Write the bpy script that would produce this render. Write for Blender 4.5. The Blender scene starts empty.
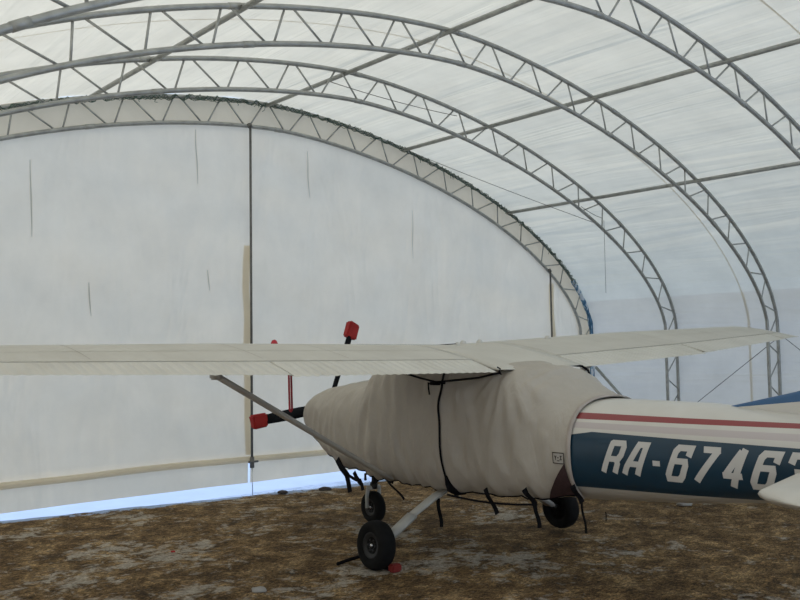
import bpy, bmesh, math, random
from math import sin, cos, pi, radians
from mathutils import Vector, Matrix, noise
random.seed(7)
S = bpy.context.scene
COL = S.collection

# ------------------------------------------------------------------ helpers
def link(o, parent=None):
    COL.objects.link(o)
    if parent is not None: o.parent = parent
    return o
def obj(name, bm, mat, parent=None, smooth=True, loc=None, rotz=None, label=None):
    me = bpy.data.meshes.new(name)
    bm.normal_update()
    if smooth:
        for f in bm.faces: f.smooth = True
    bm.to_mesh(me); bm.free()
    if not isinstance(mat, (list, tuple)): mat = [mat]
    for m in mat: me.materials.append(m)
    o = bpy.data.objects.new(name, me)
    link(o, parent)
    if loc is not None: o.location = loc
    if rotz is not None: o.rotation_euler = (0, 0, rotz)
    if label: o['label'] = label
    return o
def empty(name, loc=(0, 0, 0), rot=(0, 0, 0)):
    o = bpy.data.objects.new(name, None); link(o); o.location = loc; o.rotation_euler = rot
    o.empty_display_size = .1
    return o
def tag(o, label, cat, group=None):
    o['label'] = label; o['category'] = cat
    if group: o['group'] = group
    return o
def struct(o, label):
    o['kind'] = 'structure'; o['label'] = label
    return o
def edge_split(o, ang=35):
    o.data.set_sharp_from_angle(angle=radians(ang)) if hasattr(o.data, 'set_sharp_from_angle') else None
def tube(bm, pts, r, n=8, caps=True, flat=None, up=Vector((0, 0, 1))):
    """tube along points; r number or list; flat=(a,b) gives an elliptic section"""
    pts = [Vector(p) for p in pts]; N = len(pts); rings = []
    rr = r if isinstance(r, (list, tuple)) else [r]*N
    prev = None
    for i, p in enumerate(pts):
        t = (pts[min(i+1, N-1)]-pts[max(i-1, 0)]).normalized()
        if prev is None:
            a = up if abs(t.dot(up)) < .95 else Vector((1, 0, 0))
            x = t.cross(a).normalized()
        else:
            x = (prev-t*prev.dot(t)).normalized()
        prev = x; y = t.cross(x).normalized()
        fa, fb = flat if flat else (1, 1)
        rings.append([bm.verts.new(p+(x*cos(2*pi*k/n)*fa+y*sin(2*pi*k/n)*fb)*rr[i]) for k in range(n)])
    for a, b in zip(rings, rings[1:]):
        for k in range(n):
            bm.faces.new((a[k], a[(k+1) % n], b[(k+1) % n], b[k]))
    if caps:
        bm.faces.new(rings[0][::-1]); bm.faces.new(rings[-1])
    return bm
def box(bm, c, s, M=None, bev=0):
    r = bmesh.ops.create_cube(bm, size=1)
    vs = r['verts']
    bmesh.ops.scale(bm, vec=s, verts=vs)
    if bev:
        es = list({e for v in vs for e in v.link_edges})
        rb = bmesh.ops.bevel(bm, geom=es, offset=bev, segments=2, affect='EDGES')
        vs = list({v for f in rb['faces'] for v in f.verts} | {v for v in vs if v.is_valid})
    for v in vs:
        if M is not None: v.co = M @ v.co
        v.co += Vector(c)
    return vs
def lathe(bm, prof, n=32, axis='Y', M=None):
    """prof: (radius, height) closed or open profile round the axis"""
    rings = []
    for r, h in prof:
        ring = []
        for k in range(n):
            a = 2*pi*k/n
            p = Vector((r*cos(a), h, r*sin(a))) if axis == 'Y' else (Vector((h, r*cos(a), r*sin(a))) if axis == 'X' else Vector((r*cos(a), r*sin(a), h)))
            if M is not None: p = M @ p
            ring.append(bm.verts.new(p))
        rings.append(ring)
    for a, b in zip(rings, rings[1:]):
        for k in range(n):
            bm.faces.new((a[k], a[(k+1) % n], b[(k+1) % n], b[k]))
    for ring in (rings[0], rings[-1]):
        try: bm.faces.new(ring)
        except Exception: pass
    bmesh.ops.recalc_face_normals(bm, faces=bm.faces)
    return bm
def interp(xs, ys, x):
    if x <= xs[0]: return ys[0]
    for i in range(len(xs)-1):
        if x <= xs[i+1]:
            t = (x-xs[i])/(xs[i+1]-xs[i]); return ys[i]*(1-t)+ys[i+1]*t
    return ys[-1]
def sinterp(xs, ys, x):
    """Catmull-Rom-ish smooth interpolation (monotone in x)"""
    n = len(xs)
    if x <= xs[0]: return ys[0]
    if x >= xs[-1]: return ys[-1]
    for i in range(n-1):
        if x <= xs[i+1]:
            h = xs[i+1]-xs[i]; t = (x-xs[i])/h
            d = [(ys[j+1]-ys[j])/(xs[j+1]-xs[j]) for j in range(n-1)]
            def m(j):
                if j == 0: return d[0]
                if j == n-1: return d[-1]
                return 0 if d[j-1]*d[j] <= 0 else 2*d[j-1]*d[j]/(d[j-1]+d[j])
            m0, m1 = m(i)*h, m(i+1)*h
            return ((2*t**3-3*t*t+1)*ys[i]+(t**3-2*t*t+t)*m0+(-2*t**3+3*t*t)*ys[i+1]+(t**3-t*t)*m1)

# ------------------------------------------------------------------ materials
class NT:
    def __init__(s, name):
        s.m = bpy.data.materials.new(name); s.m.use_nodes = True
        s.t = s.m.node_tree; s.t.nodes.clear()
        s.out = s.n('ShaderNodeOutputMaterial')
    def n(s, typ, **k):
        nd = s.t.nodes.new(typ)
        for a, v in k.items():
            if a.startswith('i_'):
                key = a[2:]; key = int(key) if key.isdigit() else key.replace('_', ' ')
                nd.inputs[key].default_value = v
            else: setattr(nd, a, v)
        return nd
    def l(s, a, b): s.t.links.new(a, b)
    def coord(s, scale=(1, 1, 1), rot=(0, 0, 0)):
        c = s.n('ShaderNodeTexCoord'); mp = s.n('ShaderNodeMapping')
        mp.inputs['Scale'].default_value = scale; mp.inputs['Rotation'].default_value = rot
        s.l(c.outputs['Object'], mp.inputs[0]); return mp.outputs[0]
    def noise(s, co, scale, detail=4, rough=.55, dist=0):
        nd = s.n('ShaderNodeTexNoise'); nd.inputs['Scale'].default_value = scale
        nd.inputs['Detail'].default_value = detail; nd.inputs['Roughness'].default_value = rough
        nd.inputs['Distortion'].default_value = dist
        s.l(co, nd.inputs['Vector']); return nd.outputs['Fac']
    def ramp(s, fac, stops, mode='LINEAR'):
        r = s.n('ShaderNodeValToRGB'); cr = r.color_ramp; cr.interpolation = mode
        while len(cr.elements) < len(stops): cr.elements.new(.5)
        for e, (p, c) in zip(cr.elements, stops):
            e.position = p; e.color = c if len(c) == 4 else (*c, 1)
        s.l(fac, r.inputs[0]); return r.outputs[0]
    def mix(s, fac, a, b, mode='MIX'):
        m = s.n('ShaderNodeMix', data_type='RGBA', blend_type=mode)
        for i, v in ((0, fac), (6, a), (7, b)):
            if hasattr(v, 'links'): s.l(v, m.inputs[i])
            else: m.inputs[i].default_value = v if i == 0 else ((*v, 1) if len(v) == 3 else v)
        return m.outputs[2]
    def math(s, op, a, b=None, c=None):
        m = s.n('ShaderNodeMath', operation=op)
        for i, v in enumerate((a, b, c)):
            if v is None: continue
            if hasattr(v, 'links'): s.l(v, m.inputs[i])
            else: m.inputs[i].default_value = v
        return m.outputs[0]
    def bump(s, h, strength=.3, dist=.02, prev=None):
        b = s.n('ShaderNodeBump'); b.inputs['Strength'].default_value = strength; b.inputs['Distance'].default_value = dist
        s.l(h, b.inputs['Height'])
        if prev is not None: s.l(prev, b.inputs['Normal'])
        return b.outputs[0]
    def bsdf(s, col, rough=.6, metal=0, nrm=None, spec=.4):
        b = s.n('ShaderNodeBsdfPrincipled')
        if hasattr(col, 'links'): s.l(col, b.inputs['Base Color'])
        else: b.inputs['Base Color'].default_value = (*col, 1)
        if hasattr(rough, 'links'): s.l(rough, b.inputs['Roughness'])
        else: b.inputs['Roughness'].default_value = rough
        b.inputs['Metallic'].default_value = metal
        b.inputs['Specular IOR Level'].default_value = spec
        if nrm is not None: s.l(nrm, b.inputs['Normal'])
        return b
    def done(s, sh):
        s.l(sh.outputs[0] if hasattr(sh, 'outputs') else sh, s.out.inputs['Surface']); return s.m

def simple(name, col, rough=.6, metal=0, var=.12, scale=6, spec=.4, bstr=0):
    t = NT(name); co = t.coord(); f = t.noise(co, scale)
    c = t.ramp(f, [(.3, tuple(x*(1-var) for x in col)), (.7, tuple(min(1, x*(1+var)) for x in col))])
    nr = t.bump(t.noise(co, scale*8), bstr, .01) if bstr else None
    return t.done(t.bsdf(c, rough, metal, nr, spec))

def membrane(name, col, trans, tint, rip_scale, rip_str, seams=None, dirt=.1):
    """coated woven tarpaulin: partly reflecting, partly letting daylight through"""
    t = NT(name)
    co = t.coord(rip_scale)
    f1 = t.noise(co, 1.0, 3, .5, .6)
    f2 = t.noise(t.coord(), 1.3, 5, .6)
    f3 = t.noise(t.coord((rip_scale[0]*3, rip_scale[1]*3, rip_scale[2]*3)), 1.0, 2, .5, .3)
    c = t.ramp(f2, [(.3, tuple(x*(1-dirt) for x in col)), (.65, col)])
    nr = t.bump(f1, rip_str, .12); nr = t.bump(f3, rip_str*.5, .03, nr)
    d = t.bsdf(c, .55, 0, nr, .25)
    tr = t.n('ShaderNodeBsdfTranslucent')
    tc = t.mix(1.0, c, tint, 'MULTIPLY'); t.l(tc, tr.inputs['Color']); t.l(nr, tr.inputs['Normal'])
    mx = t.n('ShaderNodeMixShader'); mx.inputs[0].default_value = trans
    t.l(d.outputs[0], mx.inputs[1]); t.l(tr.outputs[0], mx.inputs[2])
    return t.done(mx)

M_ROOF = membrane('roof_fabric', (.80, .80, .77), .48, (1, .93, .81), (2.0, .14, 2.4), .8)
M_WALL = membrane('side_fabric', (.78, .78, .77), .43, (1, .89, .74), (2.0, .14, 2.4), .8)
M_END = membrane('end_fabric', (.80, .785, .74), .51, (1, .85, .66), (1.1, .5, .45), .7)
M_BEIGE = membrane('beige_fabric', (.70, .64, .54), .46, (1, .88, .70), (1.5, 1.5, 1.5), .3)
M_BEIGES = membrane('beige_tape', (.86, .80, .68), .55, (1, .93, .80), (1, 1, 1), .2)
M_STEEL = simple('galvanised_steel', (.38, .38, .35), .45, .4, .18, 9)
M_STEELD = simple('weathered_steel', (.15, .145, .13), .55, .4, .2, 9)
M_BLACK = simple('black_webbing', (.007, .007, .009), .9, 0, .2, 20, .08)
M_ROPE = simple('green_cord', (.08, .125, .095), .8, 0, .4, 12)
M_RUB = simple('tyre_rubber', (.009, .009, .009), .85, 0, .25, 14, .15, .3)
M_HUB = simple('wheel_hub', (.035, .035, .035), .5, .5, .2, 10)
M_CHROME = simple('bright_metal', (.6, .6, .6), .25, 1, .1, 10)
M_PAINTW = simple('white_paint', (.56, .53, .47), .4, 0, .06, 3, .45)
M_GEAR = simple('gear_leg_paint', (.50, .49, .45), .45, 0, .08, 5)
M_STRUT = simple('strut_paint', (.47, .44, .38), .4, 0, .06, 3)
M_REDD = simple('dull_red_paint', (.20, .018, .014), .8)
M_RED = simple('red_fabric', (.34, .018, .016), .7, 0, .2, 9)
M_RIB = simple('red_ribbon', (.42, .03, .04), .7, 0, .2, 9)
M_SLEEVE = simple('black_sleeve_fabric', (.009, .010, .012), .9, 0, .3, 9, .1, .3)
M_BROWN = simple('dark_brown_mesh', (.045, .022, .022), .85, 0, .2, 20)
M_LETTER = simple('letter_paint', (.60, .58, .54), .45, 0, .05, 5)
M_BLUEW = NT('blue_white_wrap')
_c = M_BLUEW.coord((1, 1, .25), (0, .3, 0)); _f = M_BLUEW.noise(_c, 14, 3, .6, .5)
M_BLUEW = M_BLUEW.done(M_BLUEW.bsdf(M_BLUEW.ramp(_f, [(.42, (.035, .11, .20)), (.5, (.12, .27, .42)), (.58, (.62, .68, .74))]), .35))

def cover_mat():
    t = NT('grey_beige_cover_fabric'); co = t.coord()
    w = t.n('ShaderNodeTexNoise'); 
    f = t.noise(co, 1.6, 5, .6); g = t.noise(t.coord((1, 1, .35)), 5, 4, .55, .8); h = t.noise(co, 160, 2)
    c = t.ramp(f, [(.3, (.40, .36, .305)), (.7, (.48, .437, .375))])
    nr = t.bump(g, .45, .05); nr = t.bump(h, .25, .002, nr)
    return t.done(t.bsdf(c, .8, 0, nr, .2))
M_COVER = cover_mat()

def wing_mat():
    t = NT('aged_wing_paint'); co = t.coord()
    f = t.noise(co, 2.2, 5, .6)
    st = t.noise(t.coord((.5, 6, 1)), 3, 3, .6)
    c = t.ramp(f, [(.3, (.54, .51, .44)), (.7, (.62, .59, .515))])
    c = t.mix(t.math('MULTIPLY', st, .35), c, (.40, .37, .31))
    return t.done(t.bsdf(c, .5, 0, t.bump(t.noise(co, 30), .08, .004), .35))
M_WING = wing_mat()
def flap_mat():
    t = NT('corrugated_flap_paint'); c0 = t.n('ShaderNodeTexCoord'); sp = t.n('ShaderNodeSeparateXYZ')
    t.l(c0.outputs['Object'], sp.inputs[0])
    w = t.math('SINE', t.math('MULTIPLY', sp.outputs[1], 2*pi/.085))
    f = t.noise(t.coord(), 3, 4)
    c = t.ramp(f, [(.3, (.56, .53, .46)), (.7, (.64, .61, .535))])
    return t.done(t.bsdf(c, .5, 0, t.bump(w, .5, .008), .35))
M_FLAP = flap_mat()

def hull_mat():
    """painted fuselage: white, red line, pale line, dark blue band (fixed paint scheme in hull coordinates)"""
    t = NT('fuselage_paint'); c0 = t.n('ShaderNodeTexCoord'); sp = t.n('ShaderNodeSeparateXYZ')
    t.l(c0.outputs['Object'], sp.inputs[0]); x, z = sp.outputs[0], sp.outputs[2]
    f = t.noise(t.coord(), 2.5, 4)
    white = t.ramp(f, [(.3, (.55, .52, .46)), (.7, (.62, .59, .53))])
    def band(lo0, lo1, hi0, hi1):      # z limits at x=-1.6 and x=-3.6, linear between
        k = t.math('DIVIDE', t.math('SUBTRACT', -1.6, x), 2.0)
        lo = t.math('MULTIPLY_ADD', k, lo1-lo0, lo0); hi = t.math('MULTIPLY_ADD', k, hi1-hi0, hi0)
        return t.math('MULTIPLY', t.math('GREATER_THAN', z, lo), t.math('LESS_THAN', z, hi))
    red = band(1.394, 1.407, 1.444, 1.438); pale = band(1.325, 1.325, 1.372, 1.372)
    blue = band(.838, .895, 1.305, 1.280)
    # the front corner of the blue band is cut down a little
    cut = t.math('LESS_THAN', z, t.math('ADD', 1.27, t.math('MULTIPLY', t.math('SUBTRACT', -1.70, x), .16)))
    blue = t.math('MULTIPLY', blue, cut)
    c = t.mix(pale, white, (.50, .44, .42))
    c = t.mix(red, c, (.25, .045, .045))
    bl = t.ramp(f, [(.3, (.008, .034, .060)), (.7, (.010, .043, .074))])
    c = t.mix(blue, c, bl)
    return t.done(t.bsdf(c, .3, 0, None, .5))
M_HULL = hull_mat()
def fin_mat():
    t = NT('fin_paint'); c0 = t.n('ShaderNodeTexCoord'); sp = t.n('ShaderNodeSeparateXYZ')
    t.l(c0.outputs['Object'], sp.inputs[0]); x, z = sp.outputs[0], sp.outputs[2]
    d = t.math('SUBTRACT', -2.76, x)
    bl = t.math('GREATER_THAN', z, t.math('MULTIPLY_ADD', d, .12, 1.50))
    rd = t.math('MULTIPLY', t.math('LESS_THAN', z, t.math('MULTIPLY_ADD', d, .06, 1.445)), t.math('GREATER_THAN', d, .36))
    c = t.mix(bl, (.58, .55, .49), (.03, .10, .22)); c = t.mix(rd, c, (.25, .045, .045))
    return t.done(t.bsdf(c, .35, 0, None, .5))
M_FIN = fin_mat()

def floor_mat():
    t = NT('dry_turf_and_snow'); c0 = t.n('ShaderNodeTexCoord'); sp = t.n('ShaderNodeSeparateXYZ')
    t.l(c0.outputs['Object'], sp.inputs[0]); u, y = sp.outputs[0], sp.outputs[1]
    co = t.coord((1, 1, 1))
    big = t.noise(co, .9, 5, .65, .3); mid = t.noise(co, 3.2, 6, .7, .4); fine = t.noise(t.coord((1.0, 1.6, 1)), 22, 6, .75, 1.2)
    base = t.ramp(mid, [(.32, (.052, .034, .018)), (.5, (.165, .105, .050)), (.66, (.36, .25, .13))])
    fi = t.ramp(fine, [(.36, (.22, .21, .20)), (.5, (.80, .80, .80)), (.62, (2.3, 2.15, 1.8))])
    c = t.mix(1.0, base, fi, 'MULTIPLY')
    # pale trampled patches of ice, sawdust and bare sand
    pf = t.math('ADD', t.math('MULTIPLY', big, .55), t.math('MULTIPLY', t.noise(co, 6.5, 6, .7, .5), .45))
    pm = t.ramp(t.math('SUBTRACT', pf, t.math('MULTIPLY', t.math('MAXIMUM', t.math('SUBTRACT', u, 6.2), 0), .013)), [(.518, (0, 0, 0)), (.568, (1, 1, 1))])
    pm2 = t.math('MULTIPLY', pm, t.ramp(fine, [(.35, (.35, .35, .35)), (.6, (1, 1, 1))]))
    c = t.mix(t.math('MULTIPLY', pm2, .75), c, (.60, .55, .46))
    # snow beyond the edge line near the end wall
    edge = t.math('MULTIPLY_ADD', u, -.165, 11.72)
    edge = t.math('MAXIMUM', edge, 10.35)
    jit = t.math('MULTIPLY', t.math('SUBTRACT', t.noise(t.coord((1, 1.0, 1)), 2.2, 7, .75), .5), 1.3)
    sd = t.math('SUBTRACT', t.math('ADD', y, jit), edge)
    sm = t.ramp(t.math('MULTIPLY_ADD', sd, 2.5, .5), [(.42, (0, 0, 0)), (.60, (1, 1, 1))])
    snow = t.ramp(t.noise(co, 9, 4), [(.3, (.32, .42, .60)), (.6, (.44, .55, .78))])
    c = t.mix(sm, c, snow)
    nr = t.bump(fine, .7, .03); nr = t.bump(mid, .5, .05, nr)
    return t.done(t.bsdf(c, .9, 0, nr, .15))
M_FLOOR = floor_mat()
M_SNOW = simple('snow', (.42, .53, .76), .8, 0, .04, 2, .2, .2)

# ------------------------------------------------------------------ hangar frame (u across, y along, rotated by HY)
FOOT = (9.10, 8.27, 7.63, 8.36)
HY = .7154; UC, W, V0, H, NN, T = 7.516, 7.88, 2.342, 3.494, 1.1668, .378
YE = 11.5; DY = 2.0276; YB = -3.0
def prof(off=0.0, n=400):
    """cross-section of the shelter from right foot to left foot, moved inward by off"""
    P = []
    for i in range(n+1):
        th = pi*i/n; c, s = cos(th), max(sin(th), 0)
        P.append(Vector((UC+W*math.copysign(abs(c)**NN, c), V0+H*s**NN)))
    # one clean crown: blend the tiny peak
    P = [Vector((P[0].x, v)) for v in (0, .5, 1.0, 1.5, 2.0)]+P+[Vector((P[-1].x, v)) for v in (2.0, 1.5, 1.0, .5, 0)]
    for _ in range(12):
        P = [P[0]]+[(P[i-1]+P[i]*2+P[i+1])/4 for i in range(1, len(P)-1)]+[P[-1]]
    if off:
        Q = []
        for i, p in enumerate(P):
            t = (P[min(i+1, len(P)-1)]-P[max(i-1, 0)]).normalized()
            Q.append(p+Vector((-t.y, t.x))*off)
        Q[0].y = 0; Q[-1].y = 0
        P = Q
    return P
def resample(P, step):
    L = [0]
    for a, b in zip(P, P[1:]): L.append(L[-1]+(b-a).length)
    n = max(2, round(L[-1]/step)); out = []; j = 0
    for i in range(n+1):
        s = L[-1]*i/n
        while j < len(L)-2 and L[j+1] < s: j += 1
        t = (s-L[j])/max(1e-9, L[j+1]-L[j]); out.append(P[j].lerp(P[j+1], min(1, max(0, t))))
    return out
PO = prof(0); PI_ = prof(T)
def top_v(u, P):     # height of curve P above position u
    best = None
    for a, b in zip(P, P[1:]):
        if (a.x-u)*(b.x-u) <= 0 and abs(a.x-b.x) > 1e-6:
            t = (u-a.x)/(b.x-a.x); v = a.y+(b.y-a.y)*t
            best = v if best is None else max(best, v)
    return best if best is not None else 0
def hw(u, y, z=0):   # hangar coordinates to world
    return Vector((u*cos(HY)-y*sin(HY), u*sin(HY)+y*cos(HY), z))

# arches
co_ = resample(PO, .16); ci_ = resample(PI_, .16)
full = resample(PO, .01); NL = len(full)
def pt_out(s):  # s in 0..1
    return full[min(NL-1, int(s*(NL-1)+.5))]
fin_ = resample(PI_, .01); NI = len(fin_)
def pt_in(s): return fin_[min(NI-1, int(s*(NI-1)+.5))]
Ltot = .01*NL
nV = round(Ltot/.76)
arch_desc = ['steel lattice arch standing against the white end wall, farthest of the arches',
             'steel lattice arch second from the end wall, one bay in front of the farthest arch',
             'steel lattice arch whose crown touches the top of the picture, third from the end wall',
             'nearest steel lattice arch, its crown cut off by the top of the picture']
for k in range(4):
    y = YE-k*DY
    base = hw(UC, y, 0)
    a = empty('lattice_arch', base, (0, 0, HY))
    tag(a, arch_desc[k], 'arch', 'steel lattice arches of the shelter')
    def L(p): return Vector((p.x-UC, 0, p.y))
    i0 = min(range(NI), key=lambda q: abs(fin_[q].x-FOOT[k])+(10 if fin_[q].y < 3 else 0)); ph = (i0/(NI-1)*nV-.5) % 1.0
    obj('outer_chord', tube(bmesh.new(), [L(p) for p in co_], .03, 10), M_STEEL, a)
    obj('inner_chord', tube(bmesh.new(), [L(p) for p in ci_], .03, 10), M_STEEL, a)
    for i in range(nV+1):
        for h in (0, 1):
            # V bars: feet on the inner chord a hand apart, heads on the outer chord
            s0 = (i+ph-1+.5+(-.06 if h == 0 else .06))/nV
            s1 = (i+ph-1+(.0 if h == 0 else 1.0)+(.06 if h == 0 else -.06))/nV
            if s0 < .01 or s0 > .99: continue
            s1 = min(max(s1, .002), .998)
            A, B = L(pt_in(s0)), L(pt_out(s1))
            obj('web_bar', tube(bmesh.new(), [A, B], .0125, 6), M_STEEL, a)
    # bolted splice collars on the chords
    for s in (.22, .36, .5, .64, .78):
        for f in (pt_out, pt_in):
            A, B = L(f(s-.003)), L(f(s+.003))
            obj('splice_collar', tube(bmesh.new(), [A, B], .0345, 10), M_STEEL, a)
    for sd in (0, 1):
        p = L(PO[0] if sd == 0 else PO[-1]); q = L(PI_[0] if sd == 0 else PI_[-1])
        bm = bmesh.new(); box(bm, ((p.x+q.x)/2, 0, .012), (.55, .22, .024), bev=.004)
        obj('foot_plate', bm, M_STEEL, a, smooth=False)

# longitudinal purlins
for i, (u, lab) in enumerate([(4.45, 'leftmost long roof pipe, crossing the arches at upper left'),
                              (7.29, 'long roof pipe running to the crown of the end wall arch'),
                              (10.10, 'long roof pipe on the right slope between the crown pipe and the lowest pipe'),
                              (12.80, 'lowest long roof pipe on the right slope')]):
    v = top_v(u, prof(.03))
    bm = tube(bmesh.new(), [(0, 0, 0), (0, -(YE-YB), 0)], .031, 10)
    o = obj('roof_purlin', bm, M_STEEL, None, loc=hw(u, YE, v), rotz=HY)
    tag(o, lab, 'pipe', 'long roof pipes across the arches')

# fabric shell: roof and side walls
fab = prof(-.045)
def shell(name, i0, i1, mat, lab):
    P = fab[i0:i1+1]
    P = resample(P, .11)
    ny = 150; bm = bmesh.new(); G = []
    for j in range(ny+1):
        y = YE+.12-(YE+.12-YB)*j/ny; row = []
        ph = ((YE-y) % DY)/DY
        for i, p in enumerate(P):
            t = (P[min(i+1, len(P)-1)]-P[max(i-1, 0)]).normalized(); nrm = Vector((-t.y, t.x))
            edge = 1.0
            n1 = noise.noise(Vector((y*.22, i*.11*2.2, 3.1)))*.030+noise.noise(Vector((y*.5, i*.11*5.5, 9.1)))*.013
            sag = -.02*sin(pi*ph)
            q = p-nrm*(abs(n1)*1.0+abs(sag)*.5)*edge
            if i == 0 or i == len(P)-1: q = p
            row.append(bm.verts.new((q.x, y, q.y)))
        G.append(row)
    for a, b in zip(G, G[1:]):
        for i in range(len(a)-1): bm.faces.new((a[i], b[i], b[i+1], a[i+1]))
    return struct(obj(name, bm, mat, None, rotz=HY), lab)
nP = len(fab); iR = 5+28; iL = nP-1-iR
right = shell('wall_right', 0, iR, M_WALL, 'white fabric side wall behind the right wing')
left = shell('wall_left', iL, nP-1, M_WALL, 'white fabric side wall on the left')
roof = shell('ceiling', iR, iL, M_ROOF, 'arched white translucent fabric roof')
# sewn seams crossing the fabric
M_SEAM = membrane('seam_fabric', (.84, .82, .77), .6, (1, .94, .84), (1, 1, 1), .2)
def seam(ys, P, parent, wd=.03, name='fabric_seam'):
    bm = bmesh.new(); Q = resample(P, .15); prev = None
    for i, p in enumerate(Q):
        t = (Q[min(i+1, len(Q)-1)]-Q[max(i-1, 0)]).normalized(); nrm = Vector((-t.y, t.x))
        q = p+nrm*.016
        a, b = bm.verts.new((q.x, ys-wd/2, q.y)), bm.verts.new((q.x, ys+wd/2, q.y))
        if prev: bm.faces.new((prev[0], a, b, prev[1]))
        prev = (a, b)
    return obj(name, bm, M_SEAM, parent)
for kk in (1.73, 3.47):
    seam(YE-kk*DY, fab[iR:iL+1], roof, .025); seam(YE-kk*DY, fab[0:iR+1], right, .05)

# end wall
bm = bmesh.new(); SL0, SL1 = 6.955, 6.995
us = sorted(set([round(UC-W+T+.02+(2*W-2*T-.04)*i/150, 4) for i in range(151)]+[SL0, SL1]))
zs_n = 46; G = []
def endoff(u, z, top):
    f = 1-abs(u-UC)/W
    d = noise.noise(Vector((u*.45, z*.9, 1.7)))*.06+noise.noise(Vector((u*1.0+z*1.5, z*.9-u*.5, 7.7)))*.05
    d += noise.noise(Vector(((u+z*1.5)*1.6, z*.15, 4.4)))*.012
    hem = .03*math.exp(-((z-.39)/.05)**2)
    return d*min(1, max(0, (top-z)/.5))-hem
for u in us:
    top = max(top_v(u, PI_), .3); col = []
    zl = [.04, .12, .2, .28, .33, .36, .39, .42, .46, .52]+[.52+(top-.52)*j/zs_n for j in range(1, zs_n+1)]
    for z in zl:
        z2 = min(z, top)
        col.append(bm.verts.new((u, YE+.05+endoff(u, z2, top)*-1, z2)))
    G.append(col)
for i in range(len(us)-1):
    for j in range(len(G[0])-1):
        if us[i] >= SL0-.001 and us[i+1] <= SL1+.001 and j < 4: continue
        bm.faces.new((G[i][j], G[i+1][j], G[i+1][j+1], G[i][j+1]))
end = struct(obj('wall_back', bm, M_END, None, rotz=HY), 'flat white fabric end wall of the shelter')
# beige gable strip between the two chords of the end arch
bm = bmesh.new(); prev = None; A_ = resample(PO, .2); 
for i in range(len(A_)):
    s = i/(len(A_)-1); p, q = pt_out(s), pt_in(s)
    p = p+(p-q).normalized()*.05
    a, b = bm.verts.new((p.x, YE+.075, p.y)), bm.verts.new((q.x, YE+.075, q.y))
    if prev: bm.faces.new((prev[0], a, b, prev[1]))
    prev = (a, b)
obj('gable_strip', bm, M_BEIGE, end, label='beige fabric strip behind the end arch')
# hem pocket along the foot of the end wall
bm = bmesh.new(); prev = None
for i in range(121):
    u = .1+14.9*i/120; zc = .385+.012*sin(u*1.3)+.008*noise.noise(Vector((u, 0, 0)))
    ring = []
    for (dy, dz) in ((.02, .045), (-.012, .03), (-.022, 0), (-.012, -.03), (.02, -.045)):
        ring.append(bm.verts.new((u, YE+.05-endoff(u, .39, 5)-.022+dy-.03, zc+dz)))
    if prev:
        for j in range(4): bm.faces.new((prev[j], ring[j], ring[j+1], prev[j+1]))
    prev = ring
obj('hem_pocket', bm, M_BEIGES, end, label='beige hem pocket along the foot of the wall')
def strip_on_end(u0, z0, u1, z1, wd, mat, name, lab=None, off=.035):
    bm = bmesh.new(); n = 14; prev = None
    for i in range(n+1):
        t = i/n; u = u0+(u1-u0)*t; z = z0+(z1-z0)*t
        w = wd if name == 'joint_tape' else wd*(.55+.45*sin(pi*min(1, max(.12, t))))
        pts = []
        for du in (-w/2, w/2):
            top = max(top_v(u+du, PI_), .3)
            pts.append(bm.verts.new((u+du, YE+.05-endoff(u+du, z, top)-off, z)))
        if prev: bm.faces.new((prev[0], pts[0], pts[1], prev[1]))
        prev = pts
    o = obj(name, bm, mat, end)
    if lab: o['label'] = lab
    return o
M_TAPE = membrane('slit_tape', (.62, .62, .58), .40, (.9, .9, .85), (1, 1, 1), .2)
strip_on_end(6.955, .46, 6.955, 3.6, .12, M_BEIGES, 'joint_tape', 'beige joint tape beside the left post')
strip_on_end(14.12, .46, 14.12, 3.3, .15, M_BEIGES, 'joint_tape', 'beige joint tape beside the right post')
for (u, z0, z1) in ((3.75, 4.49, 3.5), (6.10, 5.25, 4.45), (8.08, 5.2, 4.45), (10.3, 4.45, 3.6), (4.55, 2.95, 2.5), (6.3, 3.2, 2.9)):
    strip_on_end(u, z0, u+.03, z1, .018, M_TAPE, 'grey_slit_mark')

# posts against the end wall
for (u, lab) in ((6.975, 'thin steel post against the white end wall left of the propeller'),
                 (14.0, 'thin steel post against the end wall beside the foot of the farthest arch')):
    v = top_v(u, PI_)
    e = empty('wall_post', hw(u, YE-.06, 0), (0, 0, HY)); tag(e, lab, 'post', 'end wall posts')
    obj('pipe', tube(bmesh.new(), [(0, 0, .30), (0, 0, v)], .019, 8), M_STEELD, e)
    bm = bmesh.new(); tube(bm, [(-.07, -.02, .36), (.09, -.02, .36)], .016, 8); tube(bm, [(0, 0, .27), (0, 0, .43)], .034, 10)
    obj('clamp', bm, M_STEELD, e)
    bm = bmesh.new(); tube(bm, [(0, 0, v-.03), (0, .03, v+.02)], .035, 8); obj('top_bracket', bm, M_STEELD, e)
    bm = bmesh.new(); tube(bm, [(0, 0, .28), (.008, 0, -.25)], .007, 6)
    obj('anchor_rod', bm, M_CHROME, e)

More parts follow.
